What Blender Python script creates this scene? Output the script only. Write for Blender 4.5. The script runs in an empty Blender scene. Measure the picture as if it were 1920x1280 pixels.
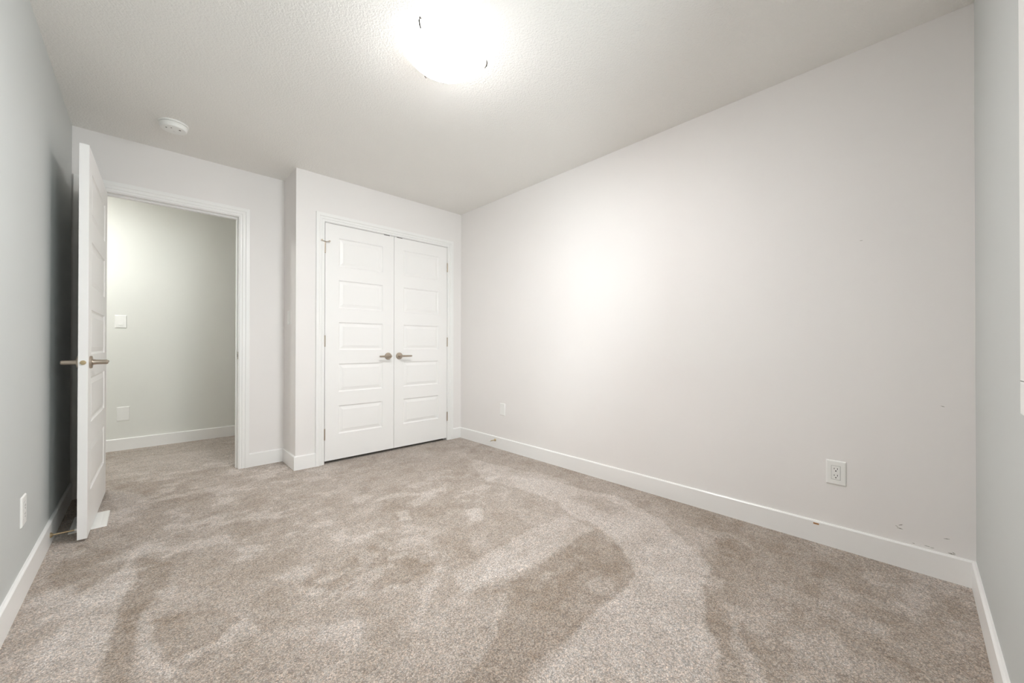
import bpy, bmesh, math
import numpy as np
from mathutils import Vector, Matrix

# ---------------------------------------------------------------- camera
FPX, HY = 719.3046, 643.9714
cam_d = bpy.data.cameras.new('camera')
cam_d.sensor_fit = 'HORIZONTAL'
cam_d.sensor_width = 36.0
cam_d.lens = FPX * 36.0 / 1920.0
cam_d.shift_y = (HY - 640.0) / 1920.0
cam_d.clip_start = 0.01
cam = bpy.data.objects.new('camera', cam_d)
bpy.context.scene.collection.objects.link(cam)
Rv = Vector((0.72438344, -0.68939614, 0.001259))
Uv = Vector((-0.00400678, -0.0023839, 0.99998913))
Fv = Vector((0.68938565, 0.72438061, 0.00448912))
m = Matrix((( Rv.x, Uv.x, -Fv.x, 0.0), (Rv.y, Uv.y, -Fv.y, 0.0), (Rv.z, Uv.z, -Fv.z, 1.0073), (0, 0, 0, 1)))
cam.matrix_world = m
bpy.context.scene.camera = cam

# ---------------------------------------------------------------- light and exposure
SKY_COL, SKY_STR = (0.88, 0.955, 1.0), 12.8
GLOW_DIR, GLOW_STR = (-0.78, -0.58, 0.25), 6.0
LAMP_COL, LAMP_STR = (1.0, 0.978, 0.968), 88.0
HALL_COL, HALL_STR = (1.0, 1.0, 0.97), 46.0
vs = bpy.context.scene.view_settings
vs.view_transform = 'Standard'
vs.look = 'None'
vs.exposure = 0.37
vs.gamma = 1.0
vs.use_curve_mapping = False
bpy.context.scene.cycles.max_bounces = 16
bpy.context.scene.cycles.diffuse_bounces = 10
bpy.context.scene.cycles.use_denoising = True
world = bpy.data.worlds.new('overcast_sky')
bpy.context.scene.world = world
world.use_nodes = True
bg = world.node_tree.nodes['Background']
# bright overcast sky; low glow left of window added to brighten the right wall
wn_ = world.node_tree
w_tc = wn_.nodes.new('ShaderNodeTexCoord')
w_dot = wn_.nodes.new('ShaderNodeVectorMath'); w_dot.operation = 'DOT_PRODUCT'
w_dot.inputs[1].default_value = Vector(GLOW_DIR).normalized()
w_max = wn_.nodes.new('ShaderNodeMath'); w_max.operation = 'MAXIMUM'; w_max.inputs[1].default_value = 0.0
w_pow = wn_.nodes.new('ShaderNodeMath'); w_pow.operation = 'POWER'; w_pow.inputs[1].default_value = 5.0
w_mul = wn_.nodes.new('ShaderNodeMath'); w_mul.operation = 'MULTIPLY_ADD'
w_mul.inputs[1].default_value = GLOW_STR; w_mul.inputs[2].default_value = SKY_STR
wn_.links.new(w_tc.outputs['Generated'], w_dot.inputs[0])
wn_.links.new(w_dot.outputs['Value'], w_max.inputs[0])
wn_.links.new(w_max.outputs[0], w_pow.inputs[0])
wn_.links.new(w_pow.outputs[0], w_mul.inputs[0])
wn_.links.new(w_mul.outputs[0], bg.inputs['Strength'])
bg.inputs['Color'].default_value = (*SKY_COL, 1)

# ---------------------------------------------------------------- room dimensions (metres)
XL, XR = -0.360, 2.498      # left and right wall
YW, YB, YD = -0.173, 3.440, 3.796   # window wall, closet front, door wall
XC = 0.868                  # left end of the closet front
H = 2.440
YH = 5.240                  # far wall of the hall
TW = 0.115                  # wall thickness
HX0, HX1 = -2.0, 2.6        # hall ends
# window opening
WX0, WX1, WZ0, WZ1 = 0.57, 1.303, 0.930, 2.090
# entry doorway / closet opening
EX0, EX1, EZ = -0.235, 0.540, 2.052
CX0, CX1, CZ = 1.087, 2.318, 2.050

C = bpy.context.scene.collection

portal_d = bpy.data.lights.new('window_portal', 'AREA')
portal_d.shape = 'RECTANGLE'
portal_d.size, portal_d.size_y = WX1 - WX0, WZ1 - WZ0
portal_d.cycles.is_portal = True
portal = bpy.data.objects.new('window_portal', portal_d)
portal.location = ((WX0 + WX1) / 2, YW - 0.10, (WZ0 + WZ1) / 2)
portal.rotation_euler = (math.radians(90), 0, 0)   # faces +y, into the room
C.objects.link(portal)

# ---------------------------------------------------------------- materials
def newmat(name):
    mt = bpy.data.materials.new(name)
    mt.use_nodes = True
    nt = mt.node_tree
    return mt, nt, nt.nodes['Principled BSDF'], nt.links

def paint(name, col, rough=0.6, bump=0.0, scale=300.0, spec=0.3, dist=0.001, detail=3.0):
    mt, nt, b, L = newmat(name)
    b.inputs['Roughness'].default_value = rough
    b.inputs['Specular IOR Level'].default_value = spec
    tc = nt.nodes.new('ShaderNodeTexCoord')
    nz = nt.nodes.new('ShaderNodeTexNoise')
    nz.inputs['Scale'].default_value = 3.0
    L.new(tc.outputs['Object'], nz.inputs['Vector'])
    mx = nt.nodes.new('ShaderNodeMix'); mx.data_type = 'RGBA'
    mx.inputs['A'].default_value = (*[c * 0.985 for c in col], 1)
    mx.inputs['B'].default_value = (*[min(1, c * 1.015) for c in col], 1)
    L.new(nz.outputs['Fac'], mx.inputs['Factor'])
    L.new(mx.outputs['Result'], b.inputs['Base Color'])
    if bump:
        n2 = nt.nodes.new('ShaderNodeTexNoise')
        n2.inputs['Scale'].default_value = scale
        n2.inputs['Detail'].default_value = detail
        L.new(tc.outputs['Object'], n2.inputs['Vector'])
        bp = nt.nodes.new('ShaderNodeBump')
        bp.inputs['Strength'].default_value = bump
        bp.inputs['Distance'].default_value = dist
        L.new(n2.outputs['Fac'], bp.inputs['Height'])
        L.new(bp.outputs['Normal'], b.inputs['Normal'])
    return mt

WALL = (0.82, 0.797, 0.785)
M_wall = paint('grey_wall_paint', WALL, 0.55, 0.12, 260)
M_wall_shade = paint('shade_tinted_wall_paint', (0.545, 0.563, 0.556), 0.55, 0.12, 260)  # same wall paint, with darker, cooler shade put into the colour
M_ceil = paint('textured_ceiling_paint', (0.85, 0.837, 0.812), 0.85, 0.75, 115, 0.1, 0.005, 4.0)
M_hall = paint('hall_wall_paint', (0.76, 0.765, 0.73), 0.6, 0.12, 260)
M_trim = paint('white_trim_paint', (0.86, 0.855, 0.845), 0.32, spec=0.45)
M_door = paint('white_door_paint', (0.87, 0.86, 0.85), 0.35, 0.05, 60, spec=0.45)
M_plastic = paint('white_plastic', (0.86, 0.86, 0.84), 0.28, spec=0.5)
M_dark = paint('black_slot', (0.02, 0.02, 0.02), 0.6)
M_slot = paint('dark_vent_hole', (0.10, 0.09, 0.085), 0.6)
M_scuff = paint('grey_scuff', (0.30, 0.28, 0.26), 0.8)
M_chip = paint('bare_wood_chip', (0.42, 0.22, 0.10), 0.8)
M_rubber = paint('white_rubber', (0.82, 0.82, 0.80), 0.6)
M_closet = paint('closet_interior_paint', (0.5, 0.49, 0.48), 0.8)
M_vinyl = paint('white_vinyl_frame', (0.85, 0.85, 0.85), 0.35)

def metal(name, col, rough):
    mt, nt, b, L = newmat(name)
    b.inputs['Metallic'].default_value = 1.0
    b.inputs['Base Color'].default_value = (*col, 1)
    tc = nt.nodes.new('ShaderNodeTexCoord')
    mp = nt.nodes.new('ShaderNodeMapping')
    mp.inputs['Scale'].default_value = (1, 1, 40)
    nz = nt.nodes.new('ShaderNodeTexNoise'); nz.inputs['Scale'].default_value = 60
    L.new(tc.outputs['Object'], mp.inputs['Vector']); L.new(mp.outputs['Vector'], nz.inputs['Vector'])
    mr = nt.nodes.new('ShaderNodeMapRange')
    mr.inputs['To Min'].default_value = rough - 0.05; mr.inputs['To Max'].default_value = rough + 0.08
    L.new(nz.outputs['Fac'], mr.inputs['Value']); L.new(mr.outputs['Result'], b.inputs['Roughness'])
    return mt
M_nickel = metal('satin_nickel', (0.50, 0.43, 0.36), 0.30)
M_clip = paint('dark_lamp_clip_metal', (0.05, 0.045, 0.04), 0.5, spec=0.2)
M_brass = metal('pale_brass', (0.60, 0.48, 0.30), 0.3)

def emissive(name, col, strength):
    mt, nt, b, L = newmat(name)
    b.inputs['Base Color'].default_value = (0.9, 0.9, 0.88, 1)
    b.inputs['Roughness'].default_value = 0.3
    b.inputs['Emission Color'].default_value = (*col, 1)
    # the bulbs sit behind the middle of the dome, so its crown is brighter than its rim
    tc = nt.nodes.new('ShaderNodeTexCoord'); sx = nt.nodes.new('ShaderNodeSeparateXYZ')
    L.new(tc.outputs['Object'], sx.inputs[0])
    mr = nt.nodes.new('ShaderNodeMapRange'); mr.interpolation_type = 'SMOOTHSTEP'
    mr.inputs['From Min'].default_value = -0.045; mr.inputs['From Max'].default_value = -0.105
    mr.inputs['To Min'].default_value = strength * 0.05; mr.inputs['To Max'].default_value = strength * 1.25
    L.new(sx.outputs['Z'], mr.inputs['Value']); L.new(mr.outputs['Result'], b.inputs['Emission Strength'])
    return mt
M_glow = emissive('lit_frosted_glass', LAMP_COL, LAMP_STR)
M_hglow = emissive('lit_hall_glass', HALL_COL, HALL_STR)

def glass():
    mt = bpy.data.materials.new('window_glass'); mt.use_nodes = True
    nt = mt.node_tree; nt.nodes.clear()
    out = nt.nodes.new('ShaderNodeOutputMaterial')
    tr = nt.nodes.new('ShaderNodeBsdfTransparent'); tr.inputs[0].default_value = (0.94, 0.96, 0.95, 1)
    gl = nt.nodes.new('ShaderNodeBsdfGlossy'); gl.inputs['Roughness'].default_value = 0.02
    fr = nt.nodes.new('ShaderNodeFresnel'); fr.inputs[0].default_value = 1.45
    mx = nt.nodes.new('ShaderNodeMixShader')
    nt.links.new(fr.outputs[0], mx.inputs[0]); nt.links.new(tr.outputs[0], mx.inputs[1])
    nt.links.new(gl.outputs[0], mx.inputs[2]); nt.links.new(mx.outputs[0], out.inputs[0])
    return mt
M_glass = glass()

def carpet():
    mt, nt, b, L = newmat('beige_cut_pile_carpet')
    b.inputs['Roughness'].default_value = 1.0
    b.inputs['Specular IOR Level'].default_value = 0.0
    b.inputs['Sheen Weight'].default_value = 0.15
    b.inputs['Sheen Roughness'].default_value = 0.6
    tc = nt.nodes.new('ShaderNodeTexCoord')
    at = nt.nodes.new('ShaderNodeAttribute'); at.attribute_name = 'nap'
    # the lie of the pile: brushed towards (pale) or away (deeper beige)
    base = nt.nodes.new('ShaderNodeMix'); base.data_type = 'RGBA'
    base.inputs['A'].default_value = CARPET_A
    base.inputs['B'].default_value = CARPET_B
    L.new(at.outputs['Fac'], base.inputs['Factor'])
    # individual tufts
    vo = nt.nodes.new('ShaderNodeTexVoronoi'); vo.inputs['Scale'].default_value = 240
    wn = nt.nodes.new('ShaderNodeTexNoise'); wn.inputs['Scale'].default_value = 150; wn.inputs['Detail'].default_value = 2
    mpv = nt.nodes.new('ShaderNodeMapping'); mpv.inputs['Scale'].default_value = (1.0, 1.0, 1.0)
    L.new(tc.outputs['Object'], mpv.inputs['Vector'])
    L.new(tc.outputs['Object'], wn.inputs['Vector'])
    add = nt.nodes.new('ShaderNodeMix'); add.data_type = 'VECTOR'
    add.inputs['Factor'].default_value = 0.012
    L.new(mpv.outputs['Vector'], add.inputs['A']); L.new(wn.outputs['Color'], add.inputs['B'])
    L.new(add.outputs['Result'], vo.inputs['Vector'])
    sp = nt.nodes.new('ShaderNodeSeparateColor')
    L.new(vo.outputs['Color'], sp.inputs[0])
    tone = nt.nodes.new('ShaderNodeMapRange')
    tone.inputs['To Min'].default_value = 0.64; tone.inputs['To Max'].default_value = 1.36
    L.new(sp.outputs[0], tone.inputs['Value'])
    crev = nt.nodes.new('ShaderNodeMapRange')
    crev.inputs['From Min'].default_value = 0.0; crev.inputs['From Max'].default_value = 0.75
    crev.inputs['To Min'].default_value = 1.16; crev.inputs['To Max'].default_value = 0.55
    L.new(vo.outputs['Distance'], crev.inputs['Value'])
    mu = nt.nodes.new('ShaderNodeMath'); mu.operation = 'MULTIPLY'
    L.new(tone.outputs['Result'], mu.inputs[0]); L.new(crev.outputs['Result'], mu.inputs[1])
    # fleck of reddish and grey yarn
    hue = nt.nodes.new('ShaderNodeMix'); hue.data_type = 'RGBA'
    hue.inputs['A'].default_value = (1.05, 0.985, 0.93, 1); hue.inputs['B'].default_value = (0.96, 1.01, 1.05, 1)
    L.new(sp.outputs[1], hue.inputs['Factor'])
    m1 = nt.nodes.new('ShaderNodeMix'); m1.data_type = 'RGBA'; m1.blend_type = 'MULTIPLY'; m1.inputs['Factor'].default_value = 1
    L.new(base.outputs['Result'], m1.inputs['A']); L.new(hue.outputs['Result'], m1.inputs['B'])
    vm = nt.nodes.new('ShaderNodeVectorMath'); vm.operation = 'SCALE'
    L.new(m1.outputs['Result'], vm.inputs[0]); L.new(mu.outputs[0], vm.inputs['Scale'])
    L.new(vm.outputs[0], b.inputs['Base Color'])
    bp = nt.nodes.new('ShaderNodeBump'); bp.inputs['Strength'].default_value = 0.45; bp.inputs['Distance'].default_value = 0.004
    bp.invert = True
    L.new(vo.outputs['Distance'], bp.inputs['Height'])
    L.new(bp.outputs['Normal'], b.inputs['Normal'])
    return mt
CARPET_A = (0.365, 0.292, 0.232, 1)
CARPET_B = (0.72, 0.655, 0.605, 1)
M_carpet = carpet()

# ---------------------------------------------------------------- mesh helpers
def obj(name, bm, mat, parent=None, smooth=False, bevel=0.0, seg=2):
    bmesh.ops.remove_doubles(bm, verts=bm.verts, dist=1e-6)
    bmesh.ops.recalc_face_normals(bm, faces=bm.faces)
    me = bpy.data.meshes.new(name)
    bm.to_mesh(me); bm.free()
    me.materials.append(mat)
    if smooth:
        for p in me.polygons: p.use_smooth = True
        try: me.set_sharp_from_angle(angle=math.radians(35))
        except Exception: pass
    o = bpy.data.objects.new(name, me)
    C.objects.link(o)
    if parent: o.parent = parent
    if bevel:
        md = o.modifiers.new('bevel', 'BEVEL'); md.width = bevel; md.segments = seg; md.limit_method = 'ANGLE'
        md.angle_limit = math.radians(40)
    return o

def box(bm, x0, x1, y0, y1, z0, z1):
    v = [bm.verts.new(p) for p in ((x0,y0,z0),(x1,y0,z0),(x1,y1,z0),(x0,y1,z0),(x0,y0,z1),(x1,y0,z1),(x1,y1,z1),(x0,y1,z1))]
    for f in ((3,2,1,0),(4,5,6,7),(0,1,5,4),(1,2,6,5),(2,3,7,6),(3,0,4,7)):
        bm.faces.new([v[i] for i in f])

def boxes(*bs):
    bm = bmesh.new()
    for b in bs: box(bm, *b)
    return bm

def lathe(bm, prof, origin=(0,0,0), axis=(0,0,1), seg=32):
    """prof: list of (radius, height along axis); closed at the ends"""
    ax = Vector(axis).normalized()
    q = Vector((0,0,1)).rotation_difference(ax)
    o = Vector(origin); rings = []
    for r, h in prof:
        if r < 1e-6:
            rings.append([bm.verts.new(o + ax * h)])
        else:
            rings.append([bm.verts.new(o + q @ Vector((r*math.cos(2*math.pi*i/seg), r*math.sin(2*math.pi*i/seg), h))) for i in range(seg)])
    for a, b in zip(rings, rings[1:]):
        for i in range(seg):
            j = (i+1) % seg
            if len(a) == 1 and len(b) == 1: continue
            if len(a) == 1: bm.faces.new((a[0], b[i], b[j]))
            elif len(b) == 1: bm.faces.new((a[i], a[j], b[0]))
            else: bm.faces.new((a[i], a[j], b[j], b[i]))
    for rg, rev in ((rings[0], True), (rings[-1], False)):
        if len(rg) > 1: bm.faces.new(rg[::-1] if rev else rg)

def tube(bm, pts, rads, seg=16, flat=1.0):
    pts = [Vector(p) for p in pts]; rings = []
    for i, p in enumerate(pts):
        d = (pts[min(i+1, len(pts)-1)] - pts[max(i-1, 0)]).normalized()
        up = Vector((0,0,1)) if abs(d.z) < 0.9 else Vector((1,0,0))
        s = d.cross(up).normalized(); u = s.cross(d).normalized()
        r = rads[i] if isinstance(rads, (list, tuple)) else rads
        rings.append([bm.verts.new(p + s*r*flat*math.cos(2*math.pi*k/seg) + u*r*math.sin(2*math.pi*k/seg)) for k in range(seg)])
    for a, b in zip(rings, rings[1:]):
        for i in range(seg):
            j = (i+1) % seg
            bm.faces.new((a[i], a[j], b[j], b[i]))
    bm.faces.new(rings[0][::-1]); bm.faces.new(rings[-1])

def sweep(path, prof, n_closed=False):
    """path: function (u, d) -> list of 3d points for one line of the profile; prof: list of (u, d)"""
    bm = bmesh.new()
    lines = [[bm.verts.new(p) for p in path(u, d)] for u, d in prof]
    n = len(lines[0])
    for k in range(len(lines)):
        a, b = lines[k], lines[(k+1) % len(lines)]
        for i in range(n-1):
            bm.faces.new((a[i], b[i], b[i+1], a[i+1]))
    bm.faces.new([l[0] for l in lines]); bm.faces.new([l[-1] for l in lines][::-1])
    return bm

def empty(name, loc, rz=0.0):
    o = bpy.data.objects.new(name, None); C.objects.link(o)
    o.empty_display_size = 0.05
    o.location = loc; o.rotation_euler = (0, 0, rz)
    return o

def tag(o, label, cat=None, group=None, kind=None):
    if label: o['label'] = label
    if cat: o['category'] = cat
    if group: o['group'] = group
    if kind: o['kind'] = kind
    return o

def struct(o, label, cat):
    return tag(o, label, cat, kind='structure')
NAP = [
    (0.40, [[-0.084,3.492],[0.527,2.697],[0.696,2.097],[0.462,1.773],[0.196,1.932],[0.096,2.222],[0.055,2.783]]),
    (0.66, [[-0.251,4.881],[0.2,4.729],[0.631,4.63],[0.541,3.967],[0.232,3.978],[-0.213,4.15]]),
    (0.30, [[-0.195,4.057],[0.161,3.797],[0.376,3.177],[0.137,3.225],[-0.113,3.639]]),
    (0.75, [[-0.187,3.906],[-0.036,3.63],[0.039,3.263],[-0.078,3.269],[-0.168,3.514]]),
    (0.42, [[0.582,3.323],[0.998,3.255],[1.786,2.792],[1.406,2.332],[0.853,2.388],[0.574,2.652]]),
    (0.70, [[2.076,2.729],[2.325,2.185],[2.254,1.743],[1.869,1.962],[1.843,2.288]]),
    (0.36, [[2.274,3.165],[2.367,2.94],[2.432,2.223],[2.463,1.701],[2.297,1.826],[2.168,2.276],[2.096,2.754]]),
    (0.36, [[1.013,1.408],[1.547,1.453],[1.654,1.736],[1.615,2.005],[1.15,2.445],[0.881,2.0],[0.895,1.576]]),
    (0.80, [[1.781,1.23],[1.413,1.208],[1.03,1.235],[0.916,1.272],[0.987,1.404],[1.324,1.429],[1.591,1.454],[1.806,1.436]]),
    (0.60, [[1.534,1.289],[1.128,1.287],[0.996,1.307],[1.082,1.342],[1.422,1.336]]),
    (0.93, [[1.834,1.241],[1.775,1.122],[1.71,0.993],[1.568,0.853],[1.407,0.829],[1.124,0.821],[0.815,0.787],[1.213,0.409],[1.398,0.454],[1.506,0.525],[1.649,0.6],[1.87,0.652],[1.992,0.796],[2.153,1.011],[2.21,1.156],[2.288,1.368],[2.225,1.626],[2.183,1.887],[2.061,2.164],[1.897,1.936],[1.91,1.606],[1.829,1.414]]),
    (0.55, [[2.211,1.442],[2.15,1.212],[2.014,1.24],[2.001,1.462],[2.029,1.613]]),
    (0.22, [[1.802,1.22],[1.765,1.116],[1.701,1.002],[1.639,0.944],[1.571,0.862],[1.517,0.843],[1.423,0.838],[1.262,0.84],[1.129,0.827],[0.908,0.829],[0.781,0.819],[0.577,1.013],[0.762,1.09],[1.003,1.203],[1.396,1.193]]),
    (0.60, [[0.577,1.013],[0.762,1.09],[1.003,1.203],[1.068,1.151],[0.9,1.027],[0.773,0.958],[0.667,0.927]]),
    (0.28, [[1.671,0.603],[1.484,0.527],[1.398,0.454],[1.293,0.333],[1.852,-0.197],[2.287,-0.176],[2.469,-0.149],[2.482,0.209],[2.487,0.562],[2.491,0.838],[2.501,1.231],[2.267,1.0],[2.188,0.846],[2.055,0.667],[1.835,0.629]]),
    (0.60, [[2.198,0.879],[2.271,0.684],[2.189,0.54],[2.033,0.589],[2.071,0.722]]),
    (0.18, [[2.16,0.727],[2.229,0.646],[2.132,0.515],[2.026,0.565],[2.045,0.676]]),
    (0.55, [[1.926,0.436],[1.948,0.227],[1.931,0.049],[1.851,0.073],[1.835,0.214],[1.839,0.398]]),
    (0.72, [[1.643,0.495],[1.525,0.434],[1.327,0.301],[1.287,0.338],[1.453,0.435]]),
    (0.62, [[1.625,0.304],[1.766,0.206],[1.665,0.141],[1.464,0.171],[1.384,0.247]]),
    (0.52, [[2.123,0.301],[2.131,0.054],[2.121,-0.058],[2.055,0.024],[2.033,0.237]]),
    (0.22, [[-0.241,2.911],[-0.047,2.591],[-0.133,2.337],[-0.225,2.376],[-0.301,2.546],[-0.295,2.763]]),
    (0.80, [[-0.042,2.549],[-0.029,2.367],[-0.045,2.254],[-0.072,2.143],[-0.083,1.959],[-0.095,1.81],[-0.1,1.655],[-0.308,1.853],[-0.322,1.997],[-0.282,2.184],[-0.207,2.336],[-0.121,2.401],[-0.072,2.481]]),
    (0.45, [[-0.308,1.853],[-0.296,2.197],[-0.24,2.391],[-0.18,2.357],[-0.222,2.091],[-0.261,1.938],[-0.274,1.82]]),
    (0.15, [[-0.024,2.538],[0.103,2.387],[0.058,2.108],[-0.004,2.036],[-0.024,1.903],[-0.036,1.594],[-0.097,1.653],[-0.092,1.807],[-0.08,1.949],[-0.067,2.129],[-0.04,2.249],[-0.024,2.362]]),
    (0.80, [[-0.015,2.007],[0.018,1.995],[0.007,1.806],[0.034,1.659],[0.075,1.56],[0.033,1.566],[-0.012,1.675],[-0.032,1.86]]),
    (0.22, [[0.025,1.93],[0.188,1.854],[0.25,1.698],[0.198,1.658],[0.139,1.643],[0.053,1.655],[0.017,1.797]]),
    (0.85, [[0.219,1.702],[0.278,1.671],[0.287,1.591],[0.157,1.607],[0.089,1.598],[0.099,1.65],[0.175,1.647]]),
    (0.88, [[0.019,2.145],[0.092,2.124],[0.075,2.037],[0.017,2.093]]),
    (0.90, [[1.087,2.167],[1.164,2.146],[1.104,2.005],[1.039,2.039]]),
    (0.85, [[1.413,1.91],[1.499,1.861],[1.405,1.72],[1.337,1.756]]),
    (0.20, [[0.467,1.793],[0.834,1.893],[0.966,1.509],[0.784,1.467],[0.578,1.615]]),
]

# ---------------------------------------------------------------- floor: one carpet, with the lie of its pile as a per-vertex value
def value_noise(x, y, seed):
    xi = np.floor(x).astype(int); yi = np.floor(y).astype(int)
    fx = x - xi; fy = y - yi
    fx = fx*fx*(3-2*fx); fy = fy*fy*(3-2*fy)
    def h(a, b):
        v = np.sin(a*127.1 + b*311.7 + seed*74.7) * 43758.5453
        return v - np.floor(v)
    return (h(xi,yi)*(1-fx)+h(xi+1,yi)*fx)*(1-fy) + (h(xi,yi+1)*(1-fx)+h(xi+1,yi+1)*fx)*fy
def fbm(x, y, seed, octv=4):
    s = 0; a = 0.5; t = 0
    for k in range(octv):
        s = s + a*value_noise(x*2**k, y*2**k, seed+k*13); t += a; a *= 0.55
    return s/t
def seg_dist(px, py, pts):
    """signed distance to a closed polygon, positive inside"""
    n = len(pts); best = np.full(px.shape, 1e9); inside = np.zeros(px.shape, bool)
    for i in range(n):
        x0, y0 = pts[i]; x1, y1 = pts[(i+1) % n]
        dx, dy = x1-x0, y1-y0
        t = np.clip(((px-x0)*dx+(py-y0)*dy)/(dx*dx+dy*dy+1e-12), 0, 1)
        best = np.minimum(best, np.hypot(px-x0-t*dx, py-y0-t*dy))
        c = ((y0 > py) != (y1 > py)) & (px < dx*(py-y0)/(dy+1e-12 if dy == 0 else dy)+x0)
        inside ^= c
    return np.where(inside, best, -best)

def make_floor():
    step = 0.0085
    xs = np.arange(XL-0.02, XR+0.02+step, step); ys = np.arange(YW-0.02, YH+0.02+step, step)
    X, Y = np.meshgrid(xs, ys)
    wx = X + 0.035*(fbm(X*5, Y*5, 3)-0.5) + 0.035*(fbm(X*26, Y*26, 9)-0.5)
    wy = Y + 0.035*(fbm(X*5, Y*5, 21)-0.5) + 0.035*(fbm(X*26, Y*26, 33)-0.5)
    nap = 0.47 + 0.30*(fbm(X*2.2, Y*1.6, 40, 5)-0.5)
    for val, pts in NAP:
        d = seg_dist(wx, wy, pts)
        soft = 0.011
        w = np.clip(0.5 + d/(2*soft), 0, 1); w = w*w*(3-2*w)
        nap = nap*(1-0.85*w) + val*0.85*w
    q1 = X + 0.05*(fbm(X*9, Y*9, 61)-0.5); q2 = Y + 0.05*(fbm(X*9, Y*9, 63)-0.5)
    patch = fbm(q1*8, q2*10, 77, 5)
    dense = np.clip((fbm(X*1.3, Y*1.3, 91, 2)-0.35)*3, 0.15, 1)
    nap = nap + 0.34*dense*np.clip((patch-0.565)*14, 0, 1) - 0.14*np.clip((0.43-patch)*12, 0, 1)
    nap = nap + 0.26*(fbm(X*34, Y*34, 5, 3)-0.5)
    # short brush strokes
    a = 0.6; u = X*math.cos(a)+Y*math.sin(a); v = -X*math.sin(a)+Y*math.cos(a)
    nap = nap + 0.16*(fbm(u*4, v*22, 55, 3)-0.5)
    nap = np.clip(nap, 0, 1)
    ny, nx = X.shape
    verts = np.stack([X.ravel(), Y.ravel(), np.zeros(X.size)], 1)
    idx = np.arange(nx*ny).reshape(ny, nx)
    faces = np.stack([idx[:-1,:-1].ravel(), idx[:-1,1:].ravel(), idx[1:,1:].ravel(), idx[1:,:-1].ravel()], 1)
    me = bpy.data.meshes.new('floor')
    me.vertices.add(len(verts)); me.vertices.foreach_set('co', verts.astype(np.float32).ravel())
    me.loops.add(faces.size); me.loops.foreach_set('vertex_index', faces.astype(np.int32).ravel())
    me.polygons.add(len(faces)); me.polygons.foreach_set('loop_start', (np.arange(len(faces))*4).astype(np.int32))
    me.update(calc_edges=True)
    at = me.attributes.new('nap', 'FLOAT', 'POINT'); at.data.foreach_set('value', nap.astype(np.float32).ravel())
    me.materials.append(M_carpet)
    o = bpy.data.objects.new('floor', me); C.objects.link(o)
    return o
fl = make_floor()
struct(fl, 'beige cut-pile carpet brushed into pale and dark streaks, running from bedroom into hall', 'carpet floor')
hf = obj('floor', boxes((HX0, XL-0.02, YD+TW, YH, -0.02, 0.0), (XR+0.02, HX1, YD+TW, YH, -0.02, 0.0)), M_carpet)
hf.name = 'floor.001'
struct(hf, 'beige hall carpet beyond both sides of the entry doorway', 'carpet floor')

ce = obj('ceiling', boxes((XL-TW, XR+TW, YW-TW, YD+TW, H, H+0.1)), M_ceil)
struct(ce, 'off-white stipple-textured bedroom ceiling', 'ceiling')
hc = obj('ceiling.001', boxes((HX0, HX1, YD+TW, YH+TW, H, H+0.1)), M_ceil)
struct(hc, 'ceiling of the hall behind the open entry doorway', 'ceiling')

# ---------------------------------------------------------------- walls
struct(obj('wall_left', boxes((XL-TW, XL, YW-TW, YD+TW, -0.02, H)), M_wall_shade), 'left wall with cool shade put into its colour, behind the open white door', 'wall')
wall_r = obj('wall_right', boxes((XR, XR+TW, YW-TW, YB+0.73, -0.02, H)), M_wall)
struct(wall_r, 'long pale grey right wall with scuff marks near its near corner', 'wall')
struct(obj('wall_back', boxes((XL, EX0-0.02, YD, YD+TW, -0.02, H), (EX1+0.02, XC+0.1, YD, YD+TW, -0.02, H), (EX0-0.02, EX1+0.02, YD, YD+TW, EZ+0.02, H)), M_wall),
       'grey back wall around the open entry doorway, left of the closet', 'wall')
bm = boxes((XC, CX0-0.02, YB, YB+TW, -0.02, H), (CX1+0.02, XR, YB, YB+TW, -0.02, H), (CX0-0.02, CX1+0.02, YB, YB+TW, CZ+0.02, H))
struct(obj('wall_closet', bm, M_wall), 'pale grey wall around the white double closet doors', 'wall')
struct(obj('wall_nib', boxes((XC, XC+TW, YB+TW, YD, -0.02, H)), M_wall), 'short shaded grey return wall between entry doorway and closet', 'wall')
struct(obj('wall_window', boxes((XL, WX0, YW-TW, YW, -0.02, H), (WX1, XR, YW-TW, YW, -0.02, H), (WX0, WX1, YW-TW, YW, -0.02, WZ0), (WX0, WX1, YW-TW, YW, WZ1, H)), M_wall_shade),
       'window wall with cool shade put into its colour, at the right edge, beside the near corner', 'wall')
struct(obj('wall_hall', boxes((HX0, HX1, YH, YH+TW, -0.02, H)), M_hall), 'greenish grey hall wall seen through the open doorway', 'wall')
struct(obj('wall_hall_side', boxes((HX0-TW, HX0, YD, YH+TW, -0.02, H), (HX1, HX1+TW, YD, YH+TW, -0.02, H), (HX0, XL-TW, YD, YD+TW, -0.02, H)), M_hall), 'end walls of the hall beyond the doorway', 'wall')
struct(obj('wall_closet_interior', boxes((XC+TW, XR, YB+0.70, YB+0.73, -0.02, H), (XR, HX1, YB+0.70, YB+0.73, -0.02, H), (XC+TW-0.02, XC+TW, YD+TW, YB+0.73, -0.02, H)), M_closet), 'back wall of the closet behind the closed doors', 'wall')

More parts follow.
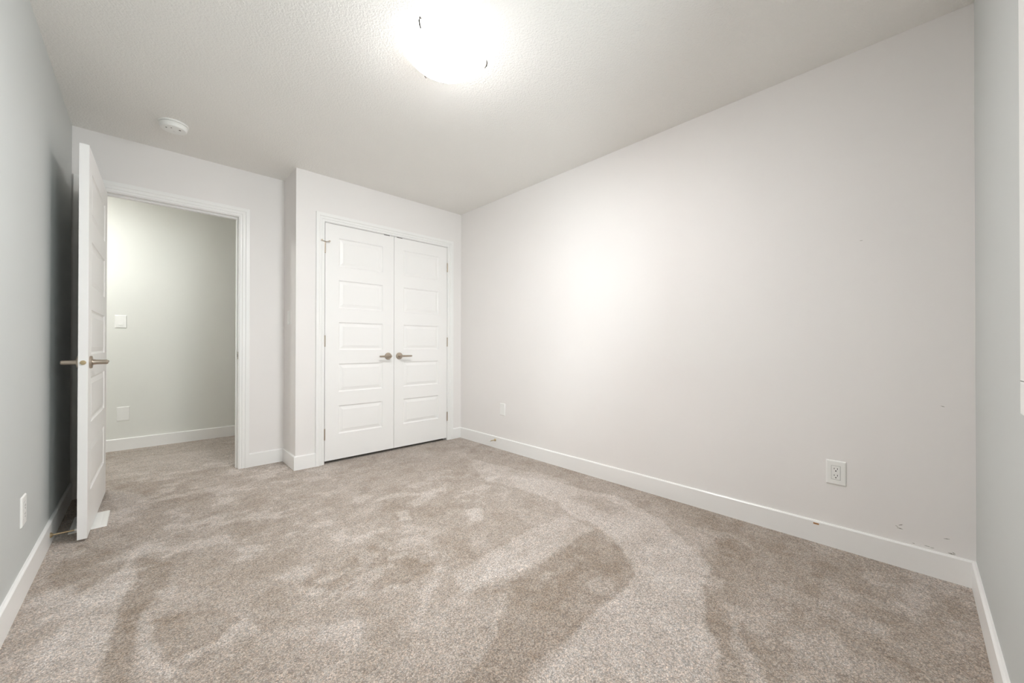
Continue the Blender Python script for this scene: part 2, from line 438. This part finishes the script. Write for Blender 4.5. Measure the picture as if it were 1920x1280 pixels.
# ---------------------------------------------------------------- baseboards
BH, BT = 0.112, 0.0125
BP = [(0, 0), (BT, 0), (BT, BH-0.006), (BT-0.004, BH-0.001), (BT-0.006, BH), (0, BH)]   # (out from wall, height)
def baseboard(name, p0, p1, nrm, label, e0=0.0, e1=0.0):
    """p0, p1 on the wall; nrm points into the room; e0/e1 extend the outer face at the ends (mitres)"""
    p0, p1, n = Vector((*p0, 0)), Vector((*p1, 0)), Vector((*nrm, 0))
    d = (p1-p0).normalized()
    bm = bmesh.new()
    a = [bm.verts.new(p0 + n*u - d*u*e0 + Vector((0,0,z))) for u, z in BP]
    b = [bm.verts.new(p1 + n*u + d*u*e1 + Vector((0,0,z))) for u, z in BP]
    for i in range(len(BP)):
        j = (i+1) % len(BP); bm.faces.new((a[i], a[j], b[j], b[i]))
    bm.faces.new(a[::-1]); bm.faces.new(b)
    o = obj(name, bm, M_trim)
    return struct(o, label, 'baseboard')
CW = 0.068   # casing width
bb_r = baseboard('baseboard_right', (XR, YW), (XR, YB), (-1, 0), 'white baseboard along the long right wall', -1, -1)
baseboard('baseboard_left', (XL, YW), (XL, YD), (1, 0), 'white baseboard along the left wall, running behind the open door', -1, -1)
baseboard('baseboard_window', (XL, YW), (XR, YW), (0, 1), 'white baseboard under the window wall at the right edge', -1, -1)
baseboard('baseboard_back', (EX1+CW+0.005, YD), (XC, YD), (0, -1), 'short white baseboard between entry casing and closet return', 0, -1)
baseboard('baseboard_nib', (XC, YD), (XC, YB), (-1, 0), 'short white baseboard on the closet return wall', -1, 1)
baseboard('baseboard_closet', (XC, YB), (CX0-CW-0.0028, YB), (0, -1), 'white baseboard left of the closet doors', 1, 0)
baseboard('baseboard_corner', (CX1+CW+0.0028, YB), (XR, YB), (0, -1), 'stub of white baseboard right of the closet doors', 0, -1)
baseboard('baseboard_hall', (HX0, YH), (HX1, YH), (0, -1), 'white baseboard along the hall wall beyond the doorway')

# paint chip and scuffs
chip = obj('paint_chip', boxes((XR-BT-0.0015, XR-BT+0.004, 0.340, 0.363, BH-0.018, BH-0.011)), M_chip, bb_r)
chip['label'] = 'orange-brown bare wood chip'
def scuff(y, z, w, h, rot):
    bm = bmesh.new()
    n = 7; top = []; bot = []
    for i in range(n):
        t = i/(n-1)*2-1; hh = h*(1-t*t)*(0.7+0.3*math.sin(7*t+y*50))+0.0003
        yy = w*t; 
        for s, l in ((1, top), (-1, bot)):
            l.append((y + yy*math.cos(rot) - s*hh*math.sin(rot), z + yy*math.sin(rot) + s*hh*math.cos(rot)))
    vt = [bm.verts.new((XR-0.0006, a, b)) for a, b in top]; vb = [bm.verts.new((XR-0.0006, a, b)) for a, b in bot]
    for i in range(n-1): bm.faces.new((vt[i], vt[i+1], vb[i+1], vb[i]))
    o = obj('scuff_mark', bm, M_scuff, wall_r)
    o['label'] = 'small dark scuff'
for s in ((-0.082,0.745,0.006,0.0012,0.3), (0.047,0.190,0.008,0.002,-0.5), (0.050,0.173,0.010,0.002,0.1), (0.060,0.180,0.005,0.001,0.2), (-0.092,0.177,0.009,0.0014,-0.15),
          (0.007,0.121,0.004,0.001,0.0), (-0.035,0.124,0.009,0.0010,0.05), (-0.050,0.122,0.006,0.001,-0.2), (-0.105,0.118,0.010,0.0025,0.1), (-0.112,0.123,0.006,0.0015,0.6), (0.178,1.515,0.006,0.0008,0.0)):
    scuff(*s)

# ---------------------------------------------------------------- casings
CP = [(0.0, 0.0), (0.0, 0.008), (0.003, 0.0095), (0.016, 0.0095), (0.0175, 0.0125), (0.021, 0.0135), (0.024, 0.0115), (0.038, 0.0115), (0.041, 0.0150), (0.044, 0.0165), (CW-0.002, 0.0165), (CW, 0.0150), (CW, 0.0)]
def casing(name, x0, x1, zt, yw, label, sgn=-1, left_w=None):
    lw = (left_w or CW)/CW
    bm = sweep(lambda u, d: [(x0-u*lw, yw+sgn*d, 0), (x0-u*lw, yw+sgn*d, zt+u), (x1+u, yw+sgn*d, zt+u), (x1+u, yw+sgn*d, 0)], CP)
    o = obj(name, bm, M_trim)
    return struct(o, label, 'door casing')
def jamb(name, x0, x1, zt, y0, y1, label, stop=None):
    bm = boxes((x0-0.018, x0, y0, y1, 0, zt+0.018), (x1, x1+0.018, y0, y1, 0, zt+0.018), (x0, x1, y0, y1, zt, zt+0.018))
    if stop:
        s0, s1 = stop
        box(bm, x0, x0+0.011, s0, s1, 0, zt); box(bm, x1-0.011, x1, s0, s1, 0, zt); box(bm, x0+0.011, x1-0.011, s0, s1, zt-0.011, zt)
    return struct(obj(name, bm, M_trim), label, 'door jamb')
casing('trim_1', EX0-0.005, EX1+0.005, EZ+0.005, YD, 'white stepped casing around the open entry doorway', left_w=0.112)
ej = jamb('trim_2', EX0, EX1, EZ, YD-0.002, YD+TW+0.002, 'white jamb and door stop lining the entry doorway', (YD+0.040, YD+0.075))
casing('trim_3', EX0-0.005, EX1+0.005, EZ+0.005, YD+TW, 'white casing on the hall side of the entry doorway', 1)
casing('trim_4', CX0-0.003, CX1+0.003, CZ+0.004, YB, 'white stepped casing around the double closet doors')
jamb('trim_5', CX0, CX1, CZ, YB-0.001, YB+TW, 'white jamb lining the closet opening behind its doors', (YB+0.045, YB+0.08))
# strike plate on the entry jamb
sp_ = obj('strike_plate', boxes((EX1-0.0022, EX1, YD+0.006, YD+0.034, 0.892, 0.952)), M_nickel, ej, bevel=0.002)
sp_['label'] = 'satin nickel strike plate'
obj('strike_hole', boxes((EX1-0.0030, EX1-0.0020, YD+0.012, YD+0.026, 0.910, 0.934)), M_dark, ej)

# ---------------------------------------------------------------- panel doors
def door_slab(w, h, th, stile, rows, both=True, mir=None):
    """local frame: x 0..w, y 0 (front) .. th (back), z 0..h ; rows = [(z0, z1), ...]"""
    bm = bmesh.new()
    xs = [0, stile[0], w-stile[1], w]
    zs = [0]
    for a, b in rows: zs += [a, b]
    zs.append(h)
    rings = [(0, 0), (0.003, 0.0045), (0.009, 0.0075), (0.013, 0.0078), (0.034, 0.0030), (0.037, 0.0018)]
    for side in ((0, 1), (th, -1)) :
        yb, s = side
        pan = both or s == 1
        for i in range(3):
            for j in range(len(zs)-1):
                x0, x1, z0, z1 = xs[i], xs[i+1], zs[j], zs[j+1]
                if i == 1 and j % 2 == 1 and pan:
                    prev = None
                    for ins, dep in rings:
                        r = [bm.verts.new((x, yb+s*dep, z)) for x, z in ((x0+ins, z0+ins), (x1-ins, z0+ins), (x1-ins, z1-ins), (x0+ins, z1-ins))]
                        if prev:
                            for k in range(4):
                                l = (k+1) % 4; bm.faces.new((prev[k], prev[l], r[l], r[k]))
                        prev = r
                    bm.faces.new(prev)
                else:
                    bm.faces.new([bm.verts.new((x, yb, z)) for x, z in ((x0, z0), (x1, z0), (x1, z1), (x0, z1))])
    for x in (0, w):
        for j in range(len(zs)-1):
            bm.faces.new([bm.verts.new(p) for p in ((x, 0, zs[j]), (x, th, zs[j]), (x, th, zs[j+1]), (x, 0, zs[j+1]))])
    for z in (0, h):
        for i in range(3):
            bm.faces.new([bm.verts.new(p) for p in ((xs[i], 0, z), (xs[i+1], 0, z), (xs[i+1], th, z), (xs[i], th, z))])
    return bm

def lever(parent, x, y, z, out, along, proj=0.060, blen=0.105):
    """a lever handle: round rose on the door face, hub, and a straight bar; out/along = unit vectors"""
    o, a, c = Vector(out), Vector(along), Vector((x, y, z))
    bm = bmesh.new()
    lathe(bm, [(0.0150, 0.010), (0.0125, 0.024), (0.0122, proj-0.010), (0.0118, proj+0.003), (0.0085, proj+0.007), (0.0, proj+0.0075)], c, o, 24)
    p0 = c + o*(proj-0.003)
    tube(bm, [p0 - a*0.004, p0 + a*0.03, p0 + a*(blen-0.01), p0 + a*blen], [0.0105, 0.0088, 0.0080, 0.0072], 16)
    lv = obj('door_handle', bm, M_nickel, parent, smooth=True)
    lv['label'] = 'satin nickel lever handle'
    bm = bmesh.new()
    lathe(bm, [(0.033, 0.0), (0.033, 0.007), (0.031, 0.0095), (0.026, 0.0105), (0.0125, 0.011), (0.0125, 0.014), (0.0, 0.014)], c, o, 40)
    obj('rosette', bm, M_nickel, lv, smooth=True)
    return lv

def hinge(parent, x, y, z, h=0.092, leaf=(1, 0), leafw=0.010):
    bm = bmesh.new()
    lathe(bm, [(0.0, -h/2-0.003), (0.004, -h/2-0.002), (0.0062, -h/2), (0.0062, h/2), (0.004, h/2+0.002), (0.0, h/2+0.003)], (x, y, z), (0, 0, 1), 14)
    o = obj('hinge', bm, M_nickel, parent, smooth=True)
    o['label'] = 'satin nickel hinge barrel'
    return o

# closet leaves
rows = [(0.222, 0.464), (0.584, 0.826), (0.946, 1.186), (1.308, 1.549), (1.669, 1.912)]
rows = [(a-0.004, b-0.004) for a, b in rows]
LH = 2.022
gap = 0.0035
mid = 1.7135
def closet_leaf(name, x0, x1, label, left):
    d = empty(name, (x0, YB, 0.024 if left else 0.024))
    w = x1-x0
    st = (0.112, 0.112) if left else (0.098, 0.104)
    obj('door_panel', door_slab(w, LH, 0.035, st, rows, both=False), M_door, d)
    hx = -0.003 if left else w+0.003
    for k, hz in enumerate((1.810, 1.018, 0.228)):
        hg = hinge(d, hx, -0.006, hz)
        if left and k == 0:
            bm = bmesh.new()
            tube(bm, [(hx-0.030, -0.018, hz+0.053), (hx-0.012, -0.012, hz+0.049), (hx+0.012, -0.012, hz+0.049), (hx+0.030, -0.018, hz+0.053)], 0.0035, 10)
            for s in (-1, 1):
                lathe(bm, [(0.0075, 0.0), (0.0075, 0.006), (0.0, 0.006)], (hx+s*0.030, -0.020, hz+0.053), (0, -1, 0) if s else (0, 1, 0), 14)
            lathe(bm, [(0.008, 0), (0.008, 0.004), (0.0, 0.004)], (hx, -0.006, hz+0.046), (0, 0, 1), 14)
            stp = obj('hinge_pin_stop', bm, M_nickel, hg, smooth=True)
            stp['label'] = 'satin nickel hinge-pin door stop'
    if left: lever(d, w-0.058, 0, 0.880, (0, -1, 0), (-1, 0, 0))
    else: lever(d, 0.052, 0, 0.880, (0, -1, 0), (1, 0, 0))
    cx = w-0.072 if left else 0.055
    bc = obj('ball_catch', boxes((cx-0.028, cx+0.028, -0.0005, 0.024, LH-0.003, LH+0.0035)), M_slot, d)
    bc['label'] = 'dark metal roller catch'
    return struct(d, label, 'closet door')
closet_leaf('door_1', CX0+gap, mid-gap/2, 'left white five-panel closet door, hinge-pin stop on its top hinge', True)
closet_leaf('door_2', mid+gap/2, CX1-gap, 'right white five-panel closet door, next to the long right wall', False)

# entry door, opened back against the left wall.  local frame: x from hinge to free edge, y 0 = face towards the left wall
DW, DH, DT = 0.842, 2.024, 0.035
ang = math.atan2(2.933-3.778, -0.254+0.2335)
dr = empty('door_3', (-0.2335, 3.778, 0.014), ang)
# local +y must point towards the room (+x world): with x axis pointing -y world, local y = rotate(+90) -> +x world
obj('door_panel', door_slab(DW, DH, DT, (0.112, 0.112), rows), M_door, dr)
lever(dr, DW-0.062, DT, 0.902, (0, 1, 0), (-1, 0, 0), 0.060)
lever(dr, DW-0.062, 0.0, 0.902, (0, -1, 0), (-1, 0, 0), 0.060)
bm = bmesh.new(); lathe(bm, [(0.0115, 0.0), (0.0115, 0.0015), (0.009, 0.0018), (0.0085, 0.006), (0.006, 0.009), (0.0, 0.009)], (DW, DT/2, 0.902), (1, 0, 0), 24)
lt = obj('latch', bm, M_brass, dr, smooth=True); lt['label'] = 'round brass-coloured latch bolt'
for hz in (1.81, 1.018, 0.228): hinge(dr, -0.004, -0.005, hz)
struct(dr, 'white five-panel entry door standing open against the left wall', 'entry door')

# ---------------------------------------------------------------- window (behind the camera's right edge)
wn = empty('window_1', ((WX0+WX1)/2, YW, WZ0))
wc = (WX0+WX1)/2
def rect_ring(bm, x0, x1, z0, z1, y0, y1, t):
    box(bm, x0, x1, y0, y1, z0, z0+t); box(bm, x0, x1, y0, y1, z1-t, z1)
    box(bm, x0, x0+t, y0, y1, z0+t, z1-t); box(bm, x1-t, x1, y0, y1, z0+t, z1-t)
ox, oz = wc, WZ0
bm = bmesh.new(); rect_ring(bm, WX0-0.07-ox, WX1+0.07-ox, WZ0-0.07-oz, WZ1+0.07-oz, 0.0, 0.016, 0.071)
obj('window_casing', bm, M_trim, wn, bevel=0.002)
bm = bmesh.new(); rect_ring(bm, WX0-ox, WX1-ox, 0, WZ1-oz, -0.095, -0.055, 0.045); box(bm, -0.02, 0.02, -0.09, -0.06, 0.045, WZ1-oz-0.045)
obj('window_frame', bm, M_vinyl, wn, bevel=0.003)
obj('pane', boxes((WX0+0.045-ox, WX1-0.045-ox, -0.078, -0.074, 0.045, WZ1-oz-0.045)), M_glass, wn)
struct(wn, 'white-cased window whose edge shows at the far right of the frame', 'window')

# ---------------------------------------------------------------- ceiling light
def ceiling_light(loc, glow, label, group=None):
    t = empty('ceiling_light', loc)
    bm = bmesh.new(); lathe(bm, [(0.0, 0.0), (0.155, 0.0), (0.160, -0.006), (0.160, -0.022), (0.150, -0.026), (0.0, -0.026)], seg=48)
    obj('base_plate', bm, M_plastic, t, smooth=True)
    bm = bmesh.new()
    R, D = 0.192, 0.085
    prof = [(0.165, -0.0265), (R, -0.027)] + [(R*math.cos(a), -0.030-D*math.sin(a)) for a in [math.pi/2*k/12 for k in range(12)]] + [(0.0, -0.030-D)]
    lathe(bm, prof, seg=64)
    g = obj('glass_shade', bm, glow, t, smooth=True)
    g['label'] = 'glowing white frosted glass dome'
    for a in (200, 337, 90):
        c, s = math.cos(math.radians(a)), math.sin(math.radians(a))
        bm = bmesh.new()
        tube(bm, [(0.150*c, 0.150*s, -0.018), (0.196*c, 0.196*s, -0.020), (0.1995*c, 0.1995*s, -0.036), (0.196*c, 0.196*s, -0.052), (0.188*c, 0.188*s, -0.064)], [0.0035]*5, 8)
        obj('clip', bm, M_clip, t, smooth=True)
    return tag(t, label, 'ceiling light', group)
ceiling_light((1.03, 1.535, H), M_glow, 'round flush-mount ceiling light glowing white in the bedroom')
ceiling_light((-0.62, 4.50, H), M_hglow, 'hall ceiling light out of sight beyond the doorway')

# ---------------------------------------------------------------- smoke detector
sd = empty('smoke_detector', (0.120, 3.315, H))
bm = bmesh.new(); lathe(bm, [(0.0, 0.0), (0.076, 0.0), (0.076, -0.006), (0.072, -0.009), (0.0, -0.009)], seg=48)
obj('base_plate', bm, M_plastic, sd, smooth=True)
bm = bmesh.new(); lathe(bm, [(0.066, -0.0095), (0.070, -0.012), (0.070, -0.018), (0.0705, -0.0185), (0.0705, -0.021), (0.069, -0.022), (0.068, -0.032), (0.063, -0.038), (0.052, -0.040), (0.0, -0.040)], seg=48)
obj('cover', bm, M_plastic, sd, smooth=True)
for i, (x, y, r) in enumerate(((-0.036, -0.015, 0.0045), (-0.012, -0.028, 0.0035), (0.030, -0.024, 0.006))):
    bm = bmesh.new(); lathe(bm, [(r, -0.0395), (r, -0.0406), (0.0, -0.0406)], (x, y, 0), (0, 0, 1), 16)
    obj('vent_hole', bm, M_slot, sd)
bm = bmesh.new(); lathe(bm, [(0.010, -0.0395), (0.010, -0.0415), (0.008, -0.0425), (0.0, -0.0425)], (0.008, 0.012, 0), (0, 0, 1), 20)
obj('test_button', bm, M_plastic, sd, smooth=True)
tag(sd, 'round white smoke detector on the ceiling in front of the entry doorway', 'smoke detector')

# ---------------------------------------------------------------- wall plates.  local frame: x along wall, y out of wall (towards room), z up
def plate_mesh(w, h, t=0.006, hole=None):
    bm = bmesh.new()
    def ring(dx, dz, y): return [bm.verts.new((sx*(w/2-dx), y, sz*(h/2-dz))) for sx, sz in ((-1,-1),(1,-1),(1,1),(-1,1))]
    rs = [ring(0, 0, 0), ring(0, 0, t*0.35), ring(0.0025, 0.0025, t*0.85), ring(0.006, 0.006, t)]
    for a, b in zip(rs, rs[1:]):
        for i in range(4): bm.faces.new((a[i], a[(i+1)%4], b[(i+1)%4], b[i]))
    bm.faces.new(rs[-1]); bm.faces.new(rs[0][::-1])
    return bm
def wall_plate(name, loc, rz, w, h, kind, label, cat):
    t = empty(name, loc, rz)
    obj('cover_plate', plate_mesh(w, h), M_plastic, t)
    if kind == 'outlet':
        rc = obj('receptacle', boxes((-0.0165, 0.0165, 0.004, 0.0072, -0.0335, 0.0335)), M_plastic, t, bevel=0.0008)
        obj('seam', boxes((-0.0178, 0.0178, 0.0055, 0.0063, -0.0348, 0.0348)), paint('seam_shadow_gap', (0.35, 0.35, 0.34), 0.7), t)
        for cz in (0.0165, -0.0165):
            for sx, hh in ((-0.0063, 0.0040), (0.0063, 0.0034)):
                obj('slot', boxes((sx-0.0011, sx+0.0011, 0.0070, 0.0075, cz+0.0015-hh+0.002, cz+0.0015+hh+0.002)), M_dark, rc)
            bm = bmesh.new(); lathe(bm, [(0.0027, 0.0070), (0.0027, 0.0076), (0.0, 0.0076)], (0, 0, cz-0.0075), (0, 1, 0), 14)
            obj('ground_hole', bm, M_dark, rc)
    elif kind == 'switch':
        obj('seam', boxes((-0.0178, 0.0178, 0.0055, 0.0063, -0.0348, 0.0348)), M_trim, t)
        bm = bmesh.new()
        vs_ = [(-0.0162, 0.006, -0.033), (0.0162, 0.006, -0.033), (0.0162, 0.011, -0.033), (-0.0162, 0.011, -0.033)]
        sec = [(0.0055, -0.033), (0.0095, -0.033), (0.0070, 0.0), (0.0085, 0.033), (0.0055, 0.033)]
        a = [bm.verts.new((-0.0162, y, z)) for y, z in sec]; b = [bm.verts.new((0.0162, y, z)) for y, z in sec]
        for i in range(5): bm.faces.new((a[i], a[(i+1)%5], b[(i+1)%5], b[i]))
        bm.faces.new(a); bm.faces.new(b[::-1])
        obj('rocker', bm, M_plastic, t)
    else:
        for z in (-h*0.36, h*0.36):
            bm = bmesh.new(); lathe(bm, [(0.0032, 0.005), (0.0032, 0.0068), (0.0, 0.0072)], (0, 0, z), (0, 1, 0), 12)
            obj('screw', bm, M_plastic, t)
    return tag(t, label, cat)
PI = math.pi
wall_plate('wall_outlet', (XR, 0.274, 0.374), PI/2, 0.078, 0.120, 'outlet', 'white double outlet low on the long right wall, nearest the viewer', 'outlet')
wall_plate('wall_outlet', (XR, 2.755, 0.388), PI/2, 0.072, 0.116, 'blank', 'small white wall plate low on the right wall, near the closet', 'wall plate')
wall_plate('wall_outlet', (XL, 2.475, 0.341), -PI/2, 0.080, 0.118, 'outlet', 'white double outlet low on the left wall, beside the open door', 'outlet')
wall_plate('light_switch', (XC, 3.640, 1.238), PI/2, 0.072, 0.116, 'switch', 'white rocker switch on the narrow return wall left of the closet', 'light switch')
wall_plate('light_switch', (-0.182, YH, 1.230), PI, 0.080, 0.122, 'switch', 'white rocker switch on the hall wall, seen through the doorway', 'light switch')
wall_plate('cover_plate', (-0.162, YH, 0.347), PI, 0.088, 0.134, 'blank', 'blank white wall plate low on the hall wall, below the hall switch', 'wall plate')

# ---------------------------------------------------------------- door stops
def door_stop(p, d, ln, mat, label):
    d = Vector(d).normalized()
    t = empty('door_stop', p)
    bm = bmesh.new(); lathe(bm, [(0.0125, 0.0), (0.0125, 0.003), (0.010, 0.006), (0.006, 0.010), (0.0, 0.010)], (0, 0, 0), d, 24)
    obj('base', bm, mat, t, smooth=True)
    bm = bmesh.new(); lathe(bm, [(0.0042, 0.009), (0.0038, 0.014), (0.0038, ln-0.012), (0.0, ln-0.012)], (0, 0, 0), d, 16)
    obj('rod', bm, mat, t, smooth=True)
    bm = bmesh.new(); lathe(bm, [(0.0070, ln-0.014), (0.0078, ln-0.012), (0.0078, ln-0.002), (0.0065, ln), (0.0, ln)], (0, 0, 0), d, 20)
    tp = obj('tip', bm, M_rubber, t, smooth=True); tp['label'] = 'white rubber tip'
    return tag(t, label, 'door stop')
door_stop((XL+BT, 2.992, 0.052), (1, 0, 0), 0.095, M_brass, 'brass door stop on the left baseboard, its white tip touching the open door')
door_stop((XR-BT, 2.850, 0.078), (-1, 0, 0), 0.078, M_brass, 'brass door stop on the right wall baseboard below the small wall plate')

# ---------------------------------------------------------------- floor register
fr = empty('floor_register', (-0.229, 3.238, 0.0))
bm = bmesh.new()
def rr(dx, dy, z): return [bm.verts.new((sx*(0.0715-dx), sy*(0.137-dy), z)) for sx, sy in ((-1,-1),(1,-1),(1,1),(-1,1))]
rs = [rr(0, 0, 0.0), rr(0, 0, 0.0025), rr(0.004, 0.004, 0.0055), rr(0.019, 0.019, 0.0060), rr(0.020, 0.020, 0.0035)]
for a, b in zip(rs, rs[1:]):
    for i in range(4): bm.faces.new((a[i], a[(i+1)%4], b[(i+1)%4], b[i]))
bm.faces.new(rs[-1]); bm.faces.new(rs[0][::-1])
obj('frame', bm, M_plastic, fr)
bm = bmesh.new()
for k in range(22):
    y = -0.112 + k*0.01067
    box(bm, -0.048, -0.003, y-0.0036, y+0.0036, 0.0036, 0.0054); box(bm, 0.003, 0.048, y-0.0036, y+0.0036, 0.0036, 0.0054)
box(bm, -0.003, 0.003, -0.116, 0.116, 0.0036, 0.0056)
obj('louvers', bm, M_plastic, fr)
tag(fr, 'white louvred floor register in the carpet under the open entry door', 'floor register')
